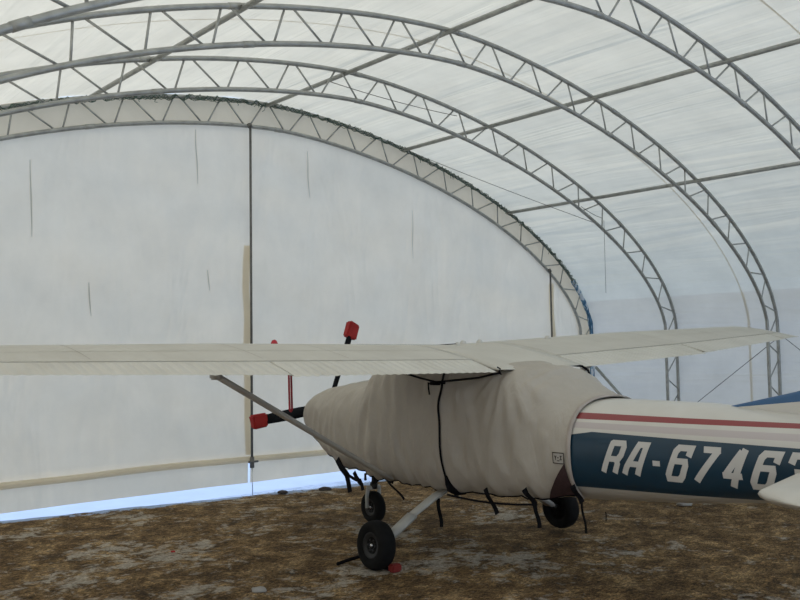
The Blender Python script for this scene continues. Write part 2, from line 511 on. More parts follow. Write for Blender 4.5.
# twisted green lashing cord along the outer chord of the end arch
bm = bmesh.new()
for st in range(4):
    pts = []
    s0, s1 = (.15, .74)
    for i in range(560):
        s = s0+(s1-s0)*i/559; p = pt_out(s)
        a = i*(.55+.12*st)+st*1.9; r = .035+.028*noise.noise(Vector((i*.11, st*7.3, 0)))
        q = pt_out(min(1, s+.002)); t = (q-p).normalized() if (q-p).length > 1e-6 else Vector((1, 0)); nr = Vector((-t.y, t.x))
        pp = p+nr*(r*cos(a)+.02)
        pts.append((pp.x-UC, -.045+r*sin(a)*.6, pp.y))
    tube(bm, pts, .0055, 4)
random.seed(11)
for i in range(46):
    s = random.uniform(.15, .74); p = pt_out(s); pts = []
    x, z = p.x-UC+random.uniform(-.03, .03), p.y-.03
    for j in range(6):
        pts.append((x, -.06+random.uniform(-.02, .01), z)); x += random.uniform(-.035, .035); z += random.uniform(-.035, .012)
    tube(bm, pts, .0045, 4)
tag(obj('lashing_cord', bm, M_ROPE, None, loc=hw(UC, YE, 0), rotz=HY), 'dark green cord wound in a tangle along the top pipe of the end wall arch', 'cord')
# small wire ties on the second and third arches
def wire(pts, r, lab, mat=M_STEELD, name='guy_wire', cat='wire', group=None):
    P = [hw(*p) for p in pts]; b = P[0].copy()
    o = obj(name, tube(bmesh.new(), [p-b for p in P], r, 6), mat, None, loc=b)
    return tag(o, lab, cat, group)
def sag(a, b, d, n=16):
    a, b = Vector(a), Vector(b); return [tuple(a.lerp(b, i/n)-Vector((0, 0, d*4*(i/n)*(1-i/n)))) for i in range(n+1)]
wire(sag((15.28, 7.33, 2.15), (15.3, 9.30, .70), 0), .006, 'steel cable slanting down the right wall under the right wing tip')
wire(sag((15.28, 7.33, 2.15), (15.28, 5.6, .72), 0), .006, 'steel cable slanting down the right wall beyond the right wing tip')
wire(sag((10.35, YE-.08, top_v(10.35, PO)-.02), (13.0, YE-DY+.05, top_v(13.0, PI_)+.05), .02), .005, 'thin wire running from the end arch to the next arch on the right slope')
wire(sag((13.05, YE-DY-.06, top_v(13.05, PI_)+.13), (13.05, YE-DY-.06, 2.95), 0), .004, 'thin wire hanging straight down from the second arch', )
wire(sag((7.0, YE-DY-.05, 5.62), (9.4, YE-DY-.05, 5.55), .03), .005, 'thin wire stretched inside the crown of the second arch')
wire(sag((12.4, YE-DY-.06, top_v(12.4, PI_)+.02), (13.0, YE-DY-.06, top_v(13.0, PI_)+.14), .02), .005, 'short kinked wire tied inside the right side of the second arch')
# wall brace from the end arch to the next arch
wire([(15.32, 11.36, 1.57), (15.34, 10.0, .25)], .03, 'slanting steel pipe brace at the right wall behind the tail fairing', M_STEEL, 'wall_brace', 'brace')
# blue and white tarp wrapped round the foot of the end arch
bm = bmesh.new(); pts = []; rs = []
for i in range(36):
    z = 1.28+i*.06; q = min((p for p in PO if p.x > UC), key=lambda p: abs(p.y-z)) if z > 2.3 else PO[0]
    pts.append((q.x-PO[0].x-.035+noise.noise(Vector((z*3, 0, 0)))*.015, -.02, z)); rs.append(.046+.018*noise.noise(Vector((z*5, 2, 0))))
tube(bm, pts, rs, 14)
tag(obj('tarp_wrap', bm, M_BLUEW, None, loc=hw(PO[0].x, YE, 0), rotz=HY), 'blue and white tarp wrapped round the right leg of the end wall arch', 'tarp')

# ------------------------------------------------------------------ ground
def fz(u, y):
    z = noise.noise(Vector((u*.8, y*.8, 0)))*.018+noise.noise(Vector((u*3, y*3, 5)))*.012
    z -= .012
    e = max(11.72-.165*u, 10.35)
    d = y-(e+.15)
    if d > 0: z -= .30*min(1, d/.9)**1.3
    return z
bm = bmesh.new(); G = []
nu, nv = 230, 250
for i in range(nu+1):
    u = -.6+16.3*i/nu; row = []
    for j in range(nv+1):
        y = YB-.3+(12.6-YB+.3)*j/nv; row.append(bm.verts.new((u, y, fz(u, y))))
    G.append(row)
for a, b in zip(G, G[1:]):
    for j in range(nv): bm.faces.new((a[j], b[j], b[j+1], a[j+1]))
struct(obj('floor', bm, M_FLOOR, None, rotz=HY), 'dry brown turf floor with pale icy patches')
bm = bmesh.new(); n = 40
vs = [[bm.verts.new((-60+150*i/n, -60+150*j/n, -.33)) for j in range(n+1)] for i in range(n+1)]
for i in range(n):
    for j in range(n): bm.faces.new((vs[i][j], vs[i+1][j], vs[i+1][j+1], vs[i][j+1]))
struct(obj('snow_ground', bm, M_SNOW, None, rotz=HY), 'snow covered ground outside the shelter')

# ------------------------------------------------------------------ the aeroplane (x forward, y to its left wing)
PX, PY, YAW, ROLL = .73453, 8.93181, .67766, -.014
plane = empty('light_aircraft', (PX, PY, 0), (0, 0, YAW+pi/2))
tag(plane, 'white high wing aeroplane under a grey cabin cover, with blue band reading RA-67463', 'aeroplane')
RM = Matrix.Rotation(ROLL*-1, 4, 'X')       # starboard wing slightly high
RM = Matrix.Rotation(-.018, 4, 'X')
def tilt(bm):
    for v in bm.verts: v.co = RM @ v.co
    return bm
def pobj(name, bm, mat, parent=None, smooth=True, label=None, t=True):
    if t: tilt(bm)
    return obj(name, bm, mat, parent if parent is not None else plane, smooth, label=label)

FU = [(-5.25, 1.40, 1.10, .07, 2.2), (-4.0, 1.455, .935, .29, 2.3), (-3.1, 1.505, .835, .405, 2.4), (-2.6, 1.535, .77, .455, 2.4), (-2.0, 1.54, .72, .50, 2.45),
      (-1.6, 1.54, .69, .525, 2.6), (-1.4, 1.57, .68, .48, 2.7), (-1.0, 1.68, .62, .46, 2.9), (0, 1.82, .585, .46, 3.2), (1.0, 1.55, .61, .43, 3.0), (1.7, 1.46, .68, .38, 2.6), (2.3, 1.40, .93, .33, 2.4), (2.55, 1.32, 1.08, .22, 2.3)]
CV = [(-1.705, 1.56, .665, .535, 2.5), (-1.6, 1.58, .66, .545, 2.5), (-1.35, 1.70, .63, .555, 2.7), (-1.07, 1.805, .60, .56, 3.0), (-.6, 1.87, .58, .57, 3.3), (0, 1.90, .56, .575, 3.6), (.5, 1.91, .555, .57, 3.6), (.72, 1.90, .55, .565, 3.4),
      (.95, 1.875, .55, .56, 3.2), (1.10, 1.80, .55, .56, 3.1), (1.22, 1.69, .55, .555, 2.9), (1.4, 1.64, .56, .54, 2.8), (1.6, 1.625, .58, .52, 2.7), (1.9, 1.585, .63, .49, 2.6), (2.2, 1.55, .75, .45, 2.5), (2.45, 1.505, .88, .40, 2.4), (2.62, 1.455, .98, .34, 2.3), (2.70, 1.40, 1.06, .25, 2.2), (2.74, 1.33, 1.14, .15, 2.0), (2.752, 1.25, 1.22, .03, 2.0)]
def sec(ST, x):
    xs = [s[0] for s in ST]
    return [sinterp(xs, [s[i] for s in ST], x) for i in range(1, 5)]
def spt(ST, x, a):   # a: 0 = starboard side, pi/2 = top, pi = port side
    zt, zb, w, n = sec(ST, x); c, s = cos(a), sin(a)
    return Vector((x, -w*math.copysign(abs(c)**(2/n), c), (zt+zb)/2+(zt-zb)/2*math.copysign(abs(s)**(2/n), s)))
def side_y(ST, x, z):
    zt, zb, w, n = sec(ST, x); t = min(.999, abs((z-(zt+zb)/2)/((zt-zb)/2)))
    return w*(1-t**n)**(1/n)
# hull
bm = bmesh.new(); nx, na = 120, 64; R_ = []
for i in range(nx+1):
    x = -5.25+7.80*i/nx; R_.append([bm.verts.new(spt(FU, x, 2*pi*k/na)) for k in range(na)])
for a, b in zip(R_, R_[1:]):
    for k in range(na): bm.faces.new((a[k], a[(k+1) % na], b[(k+1) % na], b[k]))
bm.faces.new(R_[0]); bm.faces.new(R_[-1][::-1]); bmesh.ops.recalc_face_normals(bm, faces=bm.faces)
fus = pobj('fuselage', bm, M_HULL, label='fuselage with blue band and thin red line')
# cover
def hem_z(x): return interp([-1.74, -1.2, -.6, 0, .6, 1.2, 1.8, 2.3, 2.75], [.775, .70, .645, .61, .615, .635, .69, .83, 1.19], x)
def wrinkle(x, a, z):
    """folds of the hanging cloth: mostly running down, gathered under the wing and at the windscreen"""
    f = noise.noise(Vector((x*3.0+.9*z, a*.7, 1.3)))*.038
    f += (.5-abs(noise.noise(Vector((x*5.5-1.2*z, a*.9, 5.2)))))*.044
    f += (.5-abs(noise.noise(Vector((x*9+2.2*z, a*1.4, 8.2)))))*.028
    g1 = max(0, 1-abs(x-1.0)/.6); f += .020*g1*sin(x*30+z*3+2*noise.noise(Vector((x*2, z*2, 0))))
    # folds fanning down and forward from the rear wing corner
    dx, dz = x+.95, 1.85-z; an = math.atan2(dx, max(.05, dz)); rr = math.hypot(dx, dz)
    f += .018*sin(an*18+1.5*noise.noise(Vector((x*2, z*2, 4))))*min(1, rr*1.5)*max(0, 1-rr/1.5)
    f -= .014
    if x < -.9: f = max(f, -.004)
    k = min(1, max(0, (2.75-x)/.5), max(0, (x+1.705)/.35))
    return f*k
def cov_pt(x, a, lift=0):
    p = spt(CV, x, a); zt, zb, w, n = sec(CV, x); c = Vector((x, 0, (zt+zb)/2))
    d = (p-c); d.normalize()
    return p+d*(wrinkle(x, a, p.z)+lift)
bm = bmesh.new(); nx, na = 210, 120; G = []
for i in range(nx+1):
    x = -1.705+4.455*(1-(1-i/nx)**1.35); zt, zb, w, n = sec(CV, x)
    zc, hh = (zt+zb)/2, (zt-zb)/2
    s = (hem_z(x)-zc)/hh; s = max(-.985, min(0, s)); al = -math.asin(math.copysign(abs(s)**(n/2), -s)) if s < 0 else 0
    al = math.asin(-abs(s)**(n/2))
    G.append([bm.verts.new(cov_pt(x, al+(pi-2*al)*k/na)) for k in range(na+1)])
for a, b in zip(G, G[1:]):
    for k in range(na): bm.faces.new((a[k], b[k], b[k+1], a[k+1]))
bmesh.ops.recalc_face_normals(bm, faces=bm.faces)
PORT_HEM = [v.co.copy() for v in [g[-1] for g in G]]; STAR_HEM = [g[0].co.copy() for g in G]
cover = pobj('protective_cover', bm, M_COVER, label='grey beige fabric cover wrapped over nose and cabin')
sm = cover.modifiers.new('thick', 'SOLIDIFY'); sm.thickness = .006; sm.offset = -1
def on_cover(x, z, side=1, lift=.008):
    zt, zb, w, n = sec(CV, x); s = (z-(zt+zb)/2)/((zt-zb)/2); s = max(-.999, min(.999, s))
    a = math.asin(math.copysign(abs(s)**(n/2), s)); a = pi-a if side > 0 else a
    return cov_pt(x, a, lift)
bm = bmesh.new(); tube(bm, [p+Vector((0, .006, 0)) for p in PORT_HEM[::3]], .007, 6); tube(bm, [p-Vector((0, .006, 0)) for p in STAR_HEM[::3]], .007, 6)
pobj('hem_cord', bm, M_BLACK, cover, label='black cord along the lower edge')
# light edge band at the rear of the cover
bm = bmesh.new(); prev = None
for k in range(97):
    al = -.9; a = al+(pi-2*al)*k/96
    r = [bm.verts.new(cov_pt(x, a, l)) for x, l in ((-1.712, .002), (-1.707, .010), (-1.675, .010), (-1.67, .002))]
    if prev:
        for j in range(3): bm.faces.new((prev[j], r[j], r[j+1], prev[j+1]))
    prev = r
pobj('edge_binding', bm, simple('pale_binding', (.40, .35, .31), .8), cover, label='paler binding at the rear edge')
def ribbon(pts, wd, mat, name, parent, wdir=Vector((1, 0, 0)), th=.004, label=None, t=True):
    bm = bmesh.new(); rings = []
    for i, p in enumerate(pts):
        p = Vector(p); tt = (Vector(pts[min(i+1, len(pts)-1)])-Vector(pts[max(i-1, 0)])).normalized()
        w = (wdir-tt*wdir.dot(tt)).normalized(); nn = tt.cross(w)
        rings.append([bm.verts.new(p+w*a*wd/2+nn*b*th/2) for a, b in ((-1, -1), (1, -1), (1, 1), (-1, 1))])
    for a, b in zip(rings, rings[1:]):
        for k in range(4): bm.faces.new((a[k], a[(k+1) % 4], b[(k+1) % 4], b[k]))
    bm.faces.new(rings[0][::-1]); bm.faces.new(rings[-1])
    return pobj(name, bm, mat, parent, smooth=False, label=label, t=t)
# black closing strip down the side under the wing
pts = [on_cover(-.17-.012*sin(z*4), z, 1, .010) for z in [1.80-.04*i for i in range(30)]]
ribbon(pts, .026, M_BLACK, 'closing_strip', cover, label='black upright closing strip')
# gathered knot at its foot and cord sagging to the rear
bm = bmesh.new(); c = on_cover(-.19, .70, 1, .005)
tube(bm, [on_cover(-.18, .80, 1, .01), on_cover(-.18, .73, 1, .014), on_cover(-.18, .67, 1, .018), on_cover(-.19, .62, 1, .01)], [.016, .04, .065, .04], 8, flat=(1, .6))
tube(bm, [on_cover(-.12, .64, 1, .01), on_cover(-.20, .635, 1, .02), on_cover(-.30, .63, 1, .01)], [.02, .035, .012], 8, flat=(1, .5))
pobj('strap_knot', bm, M_BLACK, cover)
bm = bmesh.new()
tube(bm, [Vector((-.18-.095*i, .535-.012*sin(pi*i/12), .615-.02*sin(pi*i/12)+.05*(i/12)**2)) for i in range(13)], .010, 6)
pobj('belly_cord', bm, M_BLACK, cover)
# straps hanging under the belly
for (x0, z0, x1, z1, w) in ((-.70, .73, -.84, .52, .05), (-1.18, .78, -1.30, .66, .055), (-1.30, .68, -1.34, .47, .045), (-.03, .56, -.06, .29, .05), (-1.72, .87, -1.81, .74, .05), (-1.81, .76, -1.84, .50, .022), (.75, .66, .48, .49, .026)):
    y0 = .535 if z0 > .6 else .52
    P = [(x0+(x1-x0)*i/6, y0+.01*sin(i), z0+(z1-z0)*i/6) for i in range(7)]
    ribbon(P, w, M_BLACK, 'hanging_strap', cover)
# straps bunched under the nose
for (P, w) in (([(1.66, .525, .79), (1.58, .53, .71), (1.50, .53, .655), (1.45, .53, .62)], .085), ([(1.50, .53, .66), (1.46, .53, .56), (1.43, .53, .45)], .06), ([(1.45, .53, .63), (1.42, .53, .54), (1.40, .53, .46)], .035),
               ([(1.34, .53, .68), (1.29, .53, .62), (1.22, .53, .57)], .06), ([(1.24, .53, .61), (1.20, .53, .55), (1.18, .53, .50)], .055), ([(1.47, .53, .64), (1.34, .52, .60), (1.22, .51, .585)], .045),
               ([(.98, .54, .76), (.88, .54, .71), (.76, .54, .67), (.64, .54, .64)], .03)):
    ribbon(P, w, M_BLACK, 'nose_strap', cover)
# dark vent triangle and small printed label near the rear edge
tri = [(-1.655, 1.045), (-1.37, .73), (-1.69, .785)]
bm = bmesh.new(); n = 10; V = {}
for i in range(n+1):
    for j in range(n+1-i):
        a, b = i/n, j/n; x = tri[0][0]*(1-a-b)+tri[1][0]*a+tri[2][0]*b; z = tri[0][1]*(1-a-b)+tri[1][1]*a+tri[2][1]*b
        V[i, j] = bm.verts.new(on_cover(x, z, 1, .012))
for i in range(n):
    for j in range(n-i):
        bm.faces.new((V[i, j], V[i+1, j], V[i, j+1]))
        if j < n-i-1: bm.faces.new((V[i+1, j], V[i+1, j+1], V[i, j+1]))
pobj('dark_gusset', bm, M_BROWN, cover, label='dark brown triangular gusset')
M_LAB = simple('label_cloth', (.42, .39, .35), .8); M_INK = simple('label_ink', (.05, .04, .035), .8)
def patch_strokes(name, strokes, width, fn, mat, parent, lift, step=.03):
    """flat stroke lettering laid on a curved surface; fn(u, v, lift) gives the 3-D point"""
    bm = bmesh.new()
    for st in strokes:
        closed = st[0] == st[-1] and len(st) > 2
        P = [Vector(p) for p in st]; N = len(P); Lf, Rt = [], []
        for i, p in enumerate(P):
            if closed: a, b = P[i-1] if i > 0 else P[-2], P[i+1] if i < N-1 else P[1]
            else: a, b = P[max(i-1, 0)], P[min(i+1, N-1)]
            d1 = (p-a).normalized() if (p-a).length > 1e-9 else (b-p).normalized()
            d2 = (b-p).normalized() if (b-p).length > 1e-9 else d1
            n1, n2 = Vector((-d1.y, d1.x)), Vector((-d2.y, d2.x)); m = (n1+n2)
            m = m/max(.35, m.length**2)*2 if m.length > .01 else n1
            h = width/2; Lf.append(p+m*h); Rt.append(p-m*h)
        for i in range(N-1):
            seg = max(1, int((P[i+1]-P[i]).length/step)); prev = None
            for s in range(seg+1):
                t = s/seg; l, r = Lf[i].lerp(Lf[i+1], t), Rt[i].lerp(Rt[i+1], t)
                row = [bm.verts.new(fn(*(l.lerp(r, q)), lift)) for q in (0, .5, 1)]
                if prev:
                    for k in range(2): bm.faces.new((prev[k], row[k], row[k+1], prev[k+1]))
                prev = row
    bmesh.ops.recalc_face_normals(bm, faces=bm.faces)
    return pobj(name, bm, mat, parent)
lx, lz, lw, lh = -1.54, 1.04, .11, .085
bm = bmesh.new(); V = [[bm.verts.new(on_cover(lx-lw*i/4, lz+lh*j/4, 1, .010)) for j in range(5)] for i in range(5)]
for i in range(4):
    for j in range(4): bm.faces.new((V[i][j], V[i+1][j], V[i+1][j+1], V[i][j+1]))
lab = pobj('maker_label', bm, M_LAB, cover, label='small framed cloth label')
fnl = lambda u, v, l: on_cover(lx-u, lz+v, 1, l)
patch_strokes('label_print', [[(0, 0), (lw, 0), (lw, lh), (0, lh), (0, 0)],
    [(.022, .062), (.031, .045), (.040, .062)], [(.031, .045), (.031, .028)],
    [(.048, .046), (.062, .046)], [(.072, .060), (.088, .060), (.078, .046), (.088, .032), (.070, .030)], [(.045, .022), (.068, .022)]], .0075, fnl, M_INK, lab, .013)
# registration lettering, leaning, both sides
GL = {'R': [[(0, 0), (0, .98), (.06, 1), (.88, 1), (1, .9), (1, .62), (.85, .47), (.05, .47)], [(.70, .47), (.92, .33), (.92, 0)]],
      'A': [[(0, 0), (.02, .25), (.42, 1), (1, 1), (1, 0)], [(.12, .36), (1, .36)]],
      '-': [[(.12, .45), (.80, .45)]],
      '6': [[(1, .74), (1, 1), (.15, 1), (0, .88), (0, .12), (.12, 0), (.88, 0), (1, .12), (1, .46), (.88, .58), (.02, .58)]],
      '7': [[(0, 1), (1.15, 1)], [(1.0, 1.0), (.22, 0)]],
      '4': [[(.70, -.09), (.70, 1.09)], [(.55, 1.02), (.02, .27)], [(-.15, .27), (1.1, .27)]],
      '3': [[(0, .76), (0, 1), (.88, 1), (1, .88), (1, .64), (.85, .53), (.35, .53)], [(.85, .53), (1, .42), (1, .12), (.88, 0), (0, 0), (0, .24)]]}
zb_, hh_, sw = 1.001, .238, .046
def put(ch, x0, side, wdt=.118, parent=None):
    def fn(u, v, l):
        z = v; x = x0-u if side > 0 else x0+u
        return Vector((x, (side_y(FU, x, z)+l)*side, z))
    st = [[(p[0]*wdt+.023+(p[1]*hh_)*.42, zb_+p[1]*hh_) for p in s] for s in GL[ch]]
    patch_strokes('registration_letter', st, sw if ch != '-' else .04, fn, M_LETTER, fus, .0035)
for ch, x0 in (('R', -1.985), ('A', -2.175), ('-', -2.375), ('6', -2.54), ('7', -2.745), ('4', -2.965), ('6', -3.175), ('3', -3.385)):
    put(ch, x0, 1, .112 if ch != '-' else .09)
for ch, x0 in zip('RA-67463', (-3.46, -3.27, -3.08, -2.92, -2.71, -2.49, -2.28, -2.07)):
    put(ch, x0, -1, .105 if ch != '-' else .09)

# wings -------------------------------------------------------------
def chord(y):
    a = abs(y)
    le = .66 if a < 2.7 else .66-(a-2.7)/2.75*.14
    te = -.97 if a < 2.7 else -.97+(a-2.7)/2.75*.37
    return le, te
def airf(s, up):     # s: 0 leading .. 1 trailing
    t = 5*.108*(.2969*math.sqrt(s)-.126*s-.3516*s*s+.2843*s**3-.1036*s**4)
    m, p = .02, .4
    c = m/p**2*(2*p*s-s*s) if s < p else m/(1-p)**2*((1-2*p)+2*p*s-s*s)
    return c+t if up else c-t
def wz(y, x):
    return 1.785+.105*(x+.97)+.030*abs(y)
def wpt(y, s, up, thin=1.0):
    le, te = chord(y); c = le-te; x = le-c*s
    return Vector((x, y, wz(y, x)+airf(s, up)*c*thin))
HS = .79     # hinge position
def wing_skin(y0, y1, s0, s1, n=40, closed_te=False, ns=26, inset=0):
    bm = bmesh.new(); G = []
    for i in range(n+1):
        y = y0+(y1-y0)*i/n; row = []
        ss = [s0+(s1-s0)*(1-cos(pi*j/ns))/2 for j in range(ns+1)]
        for s in ss[::-1]: row.append(bm.verts.new(wpt(y, s, True)))
        for s in ss[(1 if s0 == 0 else 0):]: row.append(bm.verts.new(wpt(y, s, False)))
        G.append(row)
    m = len(G[0])
    for a, b in zip(G, G[1:]):
        for k in range(m): bm.faces.new((a[k], a[(k+1) % m], b[(k+1) % m], b[k]))
    bm.faces.new(G[0]); bm.faces.new(G[-1][::-1])
    bmesh.ops.recalc_face_normals(bm, faces=bm.faces)
    return bm
pobj('centre_section', wing_skin(-.56, .56, 0, .985, 8), M_WING, label='wing centre over the cabin')
M_GAP = simple('panel_gap', (.05, .045, .04), .8)
def line_on_wing(pts, w, parent, up=True, name='panel_line', mat=None):
    bm = bmesh.new(); P = []
    for (y, s) in pts: P.append(wpt(y, s, up)+Vector((0, 0, .0015 if up else -.0015)))
    prev = None
    for i, p in enumerate(P):
        t = (P[min(i+1, len(P)-1)]-P[max(i-1, 0)]).normalized(); sd = Vector((-t.y, t.x, 0)).normalized()*w/2
        a, b = bm.verts.new(p+sd), bm.verts.new(p-sd)
        if prev: bm.faces.new((prev[0], a, b, prev[1]))
        prev = (a, b)
    return pobj(name, bm, mat or M_GAP, parent, smooth=False)
for side, nm in ((1, 'left'), (-1, 'right')):
    y0, y1 = .56*side, 5.38*side
    w = pobj('wing', wing_skin(y0, y1, 0, HS, 60), M_WING, label='%s wing' % nm)
    # inboard and outboard trailing pieces
    for (a, b, nme) in ((.60, 2.69, 'flap'), (2.715, 5.02, 'aileron')):
        nbd = int((b-a)/.085)
        bmf = wing_skin(a*side, b*side, HS+.006, 1.0, nbd*4, ns=10)
        hx = Vector(wpt(a*side, HS, False)); ang = .05 if nme == 'flap' else .02
        for v in bmf.verts:
            le, te = chord(v.co.y); hxx = le-(le-te)*HS; hz = wz(v.co.y, hxx)
            d = hxx-v.co.x; v.co.z -= d*math.tan(ang)
            if side > 0: v.co.z += .0032*(d/(hxx-te))**3*sin((abs(v.co.y)-a)/(b-a)*nbd*2*pi)
        f = pobj(nme, bmf, M_FLAP, w, label='corrugated %s' % nme)
    # tip bow
    bm = bmesh.new(); G = []
    for i in range(9):
        t = i/8; y = (5.38+.17*sin(t*pi/2))*side; k = cos(t*pi/2)*.985+.015; row = []
        ns = 24
        for up in (True, False):
            for j in range(ns+1):
                s = (1-cos(pi*j/ns))/2; s = 1-s if up else s
                if not up and j in (0, ns): continue
                p = wpt(5.38*side, s, up); mid = wpt(5.38*side, s, True).lerp(wpt(5.38*side, s, False), .5)
                q = mid+(p-mid)*k; q.x -= .10*(1-k)*(1-s) ; q.y = y-side*.0
                q.z += -.0*t
                row.append(bm.verts.new(q))
        G.append(row)
    m = len(G[0])
    for a, b in zip(G, G[1:]):
        for k in range(m): bm.faces.new((a[k], a[(k+1) % m], b[(k+1) % m], b[k]))
    bm.faces.new(G[-1]); bmesh.ops.recalc_face_normals(bm, faces=bm.faces)
    pobj('wing_tip', bm, M_WING, w)
    pobj('aileron_bay', wing_skin(5.03*side, 5.38*side, HS, 1.0, 4, ns=8), M_WING, w)
    line_on_wing([((.58+4.7*i/40)*side, .55) for i in range(41)], .006, w, mat=simple('skin_lap', (.36, .33, .28), .6))
    line_on_wing([((.58+4.78*i/40)*side, HS-.006) for i in range(41)], .010, w)
    for yy in ((.62, 1.9, 2.71, 4.0) if side > 0 else (.62, 2.71, 4.0)):
        line_on_wing([(yy*side, .12+.62*j/20) for j in range(21)], .005, w, mat=simple('skin_lap', (.34, .31, .27), .6))
    # bracing strut
    A, B = (Vector((.24, 2.71, 1.84)), Vector((.66, .56, .68))) if side > 0 else (Vector((.42, -2.60, 1.85)), Vector((.66, -.56, .68)))
    bm = tube(bmesh.new(), [A.lerp(B, i/10) for i in range(11)], .026, 14, flat=(1, 1))
    d = (B-A).normalized()
    for v in bm.verts:   # streamlined section: long fore-and-aft
        t = (v.co-A).dot(d); c = A+d*t; o = v.co-c; v.co = c+Vector((o.x*1.9, o.y, o.z))
    st = pobj('wing_strut', bm, M_STRUT, label='%s bracing strut' % nm)
    bm = bmesh.new(); box(bm, A+Vector((0, 0, .0)), (.13, .07, .07), bev=.015)
    pobj('strut_fairing', bm, M_STRUT, st)
    # flap track bracket hook beside the cabin
    if side < 0:
        bm = tube(bmesh.new(), [(-.80, -.60, 1.80), (-.93, -.60, 1.79), (-1.0, -.60, 1.75), (-1.02, -.60, 1.69)], .012, 6)
        pobj('hinge_bracket', bm, M_BLACK, w)
    else:
        bm = tube(bmesh.new(), [(-.95, .58, 1.83), (-.98, .575, 1.815), (-.96, .57, 1.79), (-.985, .57, 1.765)], .007, 6)
        pobj('hinge_bracket', bm, M_BLACK, w)
# cover straps over the wing root and along the trailing edge
pts = []
for i in range(14):
    y = .54+1.05*i/13; pts.append((-.955+.0*i, y, 1.745-.045*sin(pi*min(1, i/9)) if i < 10 else 1.745+.008*(i-9)))
bm = bmesh.new(); tube(bm, [Vector((-.93, .53, 1.775)), Vector((-.9, .60, 1.765)), Vector((-.75, .62, 1.735)), Vector((-.35, .62, 1.70)), Vector((-.17, .62, 1.685)), Vector((.05, .63, 1.72)), Vector((.25, .64, 1.76))], .010, 6)
pobj('cabin_strap', bm, M_BLACK, cover)
bm = bmesh.new(); box(bm, (-.16, .63, 1.672), (.13, .05, .03), bev=.008); box(bm, (-.27, .625, 1.68), (.05, .03, .02), bev=.005)
pobj('strap_buckle', bm, M_BLACK, cover)
ribbon([(-.04, .61, 1.68), (-.035, .605, 1.62), (-.04, .60, 1.56)], .02, M_BLACK, 'strap_end', cover)
bm = bmesh.new()
tube(bm, [wpt(y, .10+.0*y, True)+Vector((0, 0, .004)) for y in [1.05-.12*i for i in range(12)]], .010, 6)
pobj('wing_strap', bm, M_BLACK, cover, label='dark strap lying along the top of the wing root')
# small roof fittings
for (y, s, r) in ((-.18, .22, .035), (.02, .30, .018), (-.42, .22, .032), (-1.35, .30, .03)):
    p = wpt(y, s, True); bm = lathe(bmesh.new(), [(r*.2, .035), (r*.7, .03), (r, .01), (r*1.3, 0), (r*1.3, -.02)], 16, 'Z', Matrix.Translation(p))
    pobj('roof_fitting', bm, M_PAINTW)
p = wpt(1.95, .06, True); bm = lathe(bmesh.new(), [(.004, .062), (.02, .055), (.032, .03), (.034, -.02)], 16, 'Z', Matrix.Translation(p))
pobj('vent_plug', bm, M_RIB, label='small dark red plug on the leading edge')
# red ribbon loop hanging below the left leading edge
pts = [(.60+.0*i, 1.79+.022*math.copysign(1, 1)*1.0, 1.93-.045*i) for i in range(11)]
ribbon([(.60, 1.778, 1.93-.046*i) for i in range(11)]+[(.60, 1.765, 1.452)]+[(.60, 1.752, 1.47+.046*i) for i in range(11)], .03, M_RIB, 'warning_ribbon', plane, label='red ribbon loop hanging from the left wing')

# tail ---------------------------------------------------------------
def plate(bm, outline, th, n=1):
    """rounded flat aerofoil from a list of (x, z) or (x, y) points"""
    pass
bm = bmesh.new()
st = []
for i in range(31):        # fin with long dorsal fairing: sections by x
    x = -2.66-2.6*i/30
    zt_ = interp([-5.30, -5.0, -4.4, -3.9, -3.4, -2.68], [2.66, 2.60, 2.16, 1.86, 1.655, 1.485], x)
    th = interp([-5.3, -4.6, -3.4, -2.76], [.02, .055, .040, .012], x)
    zb2 = sec(FU, x)[0]-.06
    row = []
    for (fy, fz_) in ((1, 0), (1, .5), (.9, .85), (.55, .97), (0, 1), (-.55, .97), (-.9, .85), (-1, .5), (-1, 0)):
        row.append(bm.verts.new((x, th*fy, zb2+(zt_-zb2)*fz_)))
    st.append(row)
for a, b in zip(st, st[1:]):
    for k in range(8): bm.faces.new((a[k], a[k+1], b[k+1], b[k]))
bm.faces.new(st[-1]); bmesh.ops.recalc_face_normals(bm, faces=bm.faces)
pobj('tail_fin', bm, M_FIN, label='blue topped tail fin')
bm = bmesh.new()
V0_ = [(-5.27, 1.12), (-5.27, 2.64), (-5.52, 2.70), (-5.62, 2.2), (-5.72, 1.3), (-5.6, 1.12)]
fr = [bm.verts.new((x, .022, z)) for x, z in V0_]; bk = [bm.verts.new((x, -.022, z)) for x, z in V0_]
bm.faces.new(fr); bm.faces.new(bk[::-1])
for i in range(6): bm.faces.new((fr[i], bk[i], bk[(i+1) % 6], fr[(i+1) % 6]))
pobj('rudder', bm, M_FIN, smooth=False)
for side in (1, -1):
    bm = bmesh.new(); G = []
    for i in range(25):
        t = i/24; y = (.10+1.56*(t if t < .9 else .9+.1*sin((t-.9)/.1*pi/2)))*side
        a = abs(y); le = -3.59-.19*(a-.1)
        r = max(0, (a-1.44)/.22); le -= .30*r*r; k = math.sqrt(max(.02, 1-r*r))
        te = -4.95+.02*a; c = le-te; row = []; ns = 14
        for up in (True, False):
            for j in range(ns+1):
                if not up and j in (0, ns): continue
                s = (1-cos(pi*j/ns))/2; s = 1-s if up else s
                th = 5*.11*(.2969*math.sqrt(s)-.126*s-.3516*s*s+.2843*s**3-.1036*s**4)*c*k
                row.append(bm.verts.new((le-c*s, y, 1.172+(th if up else -th))))
        G.append(row)
    m = len(G[0])
    for a, b in zip(G, G[1:]):
        for k in range(m): bm.faces.new((a[k], a[(k+1) % m], b[(k+1) % m], b[k]))
    bm.faces.new(G[-1]); bm.faces.new(G[0][::-1]); bmesh.ops.recalc_face_normals(bm, faces=bm.faces)
    pobj('tailplane', bm, M_PAINTW, label='%s half of the tailplane' % ('left' if side > 0 else 'right'))

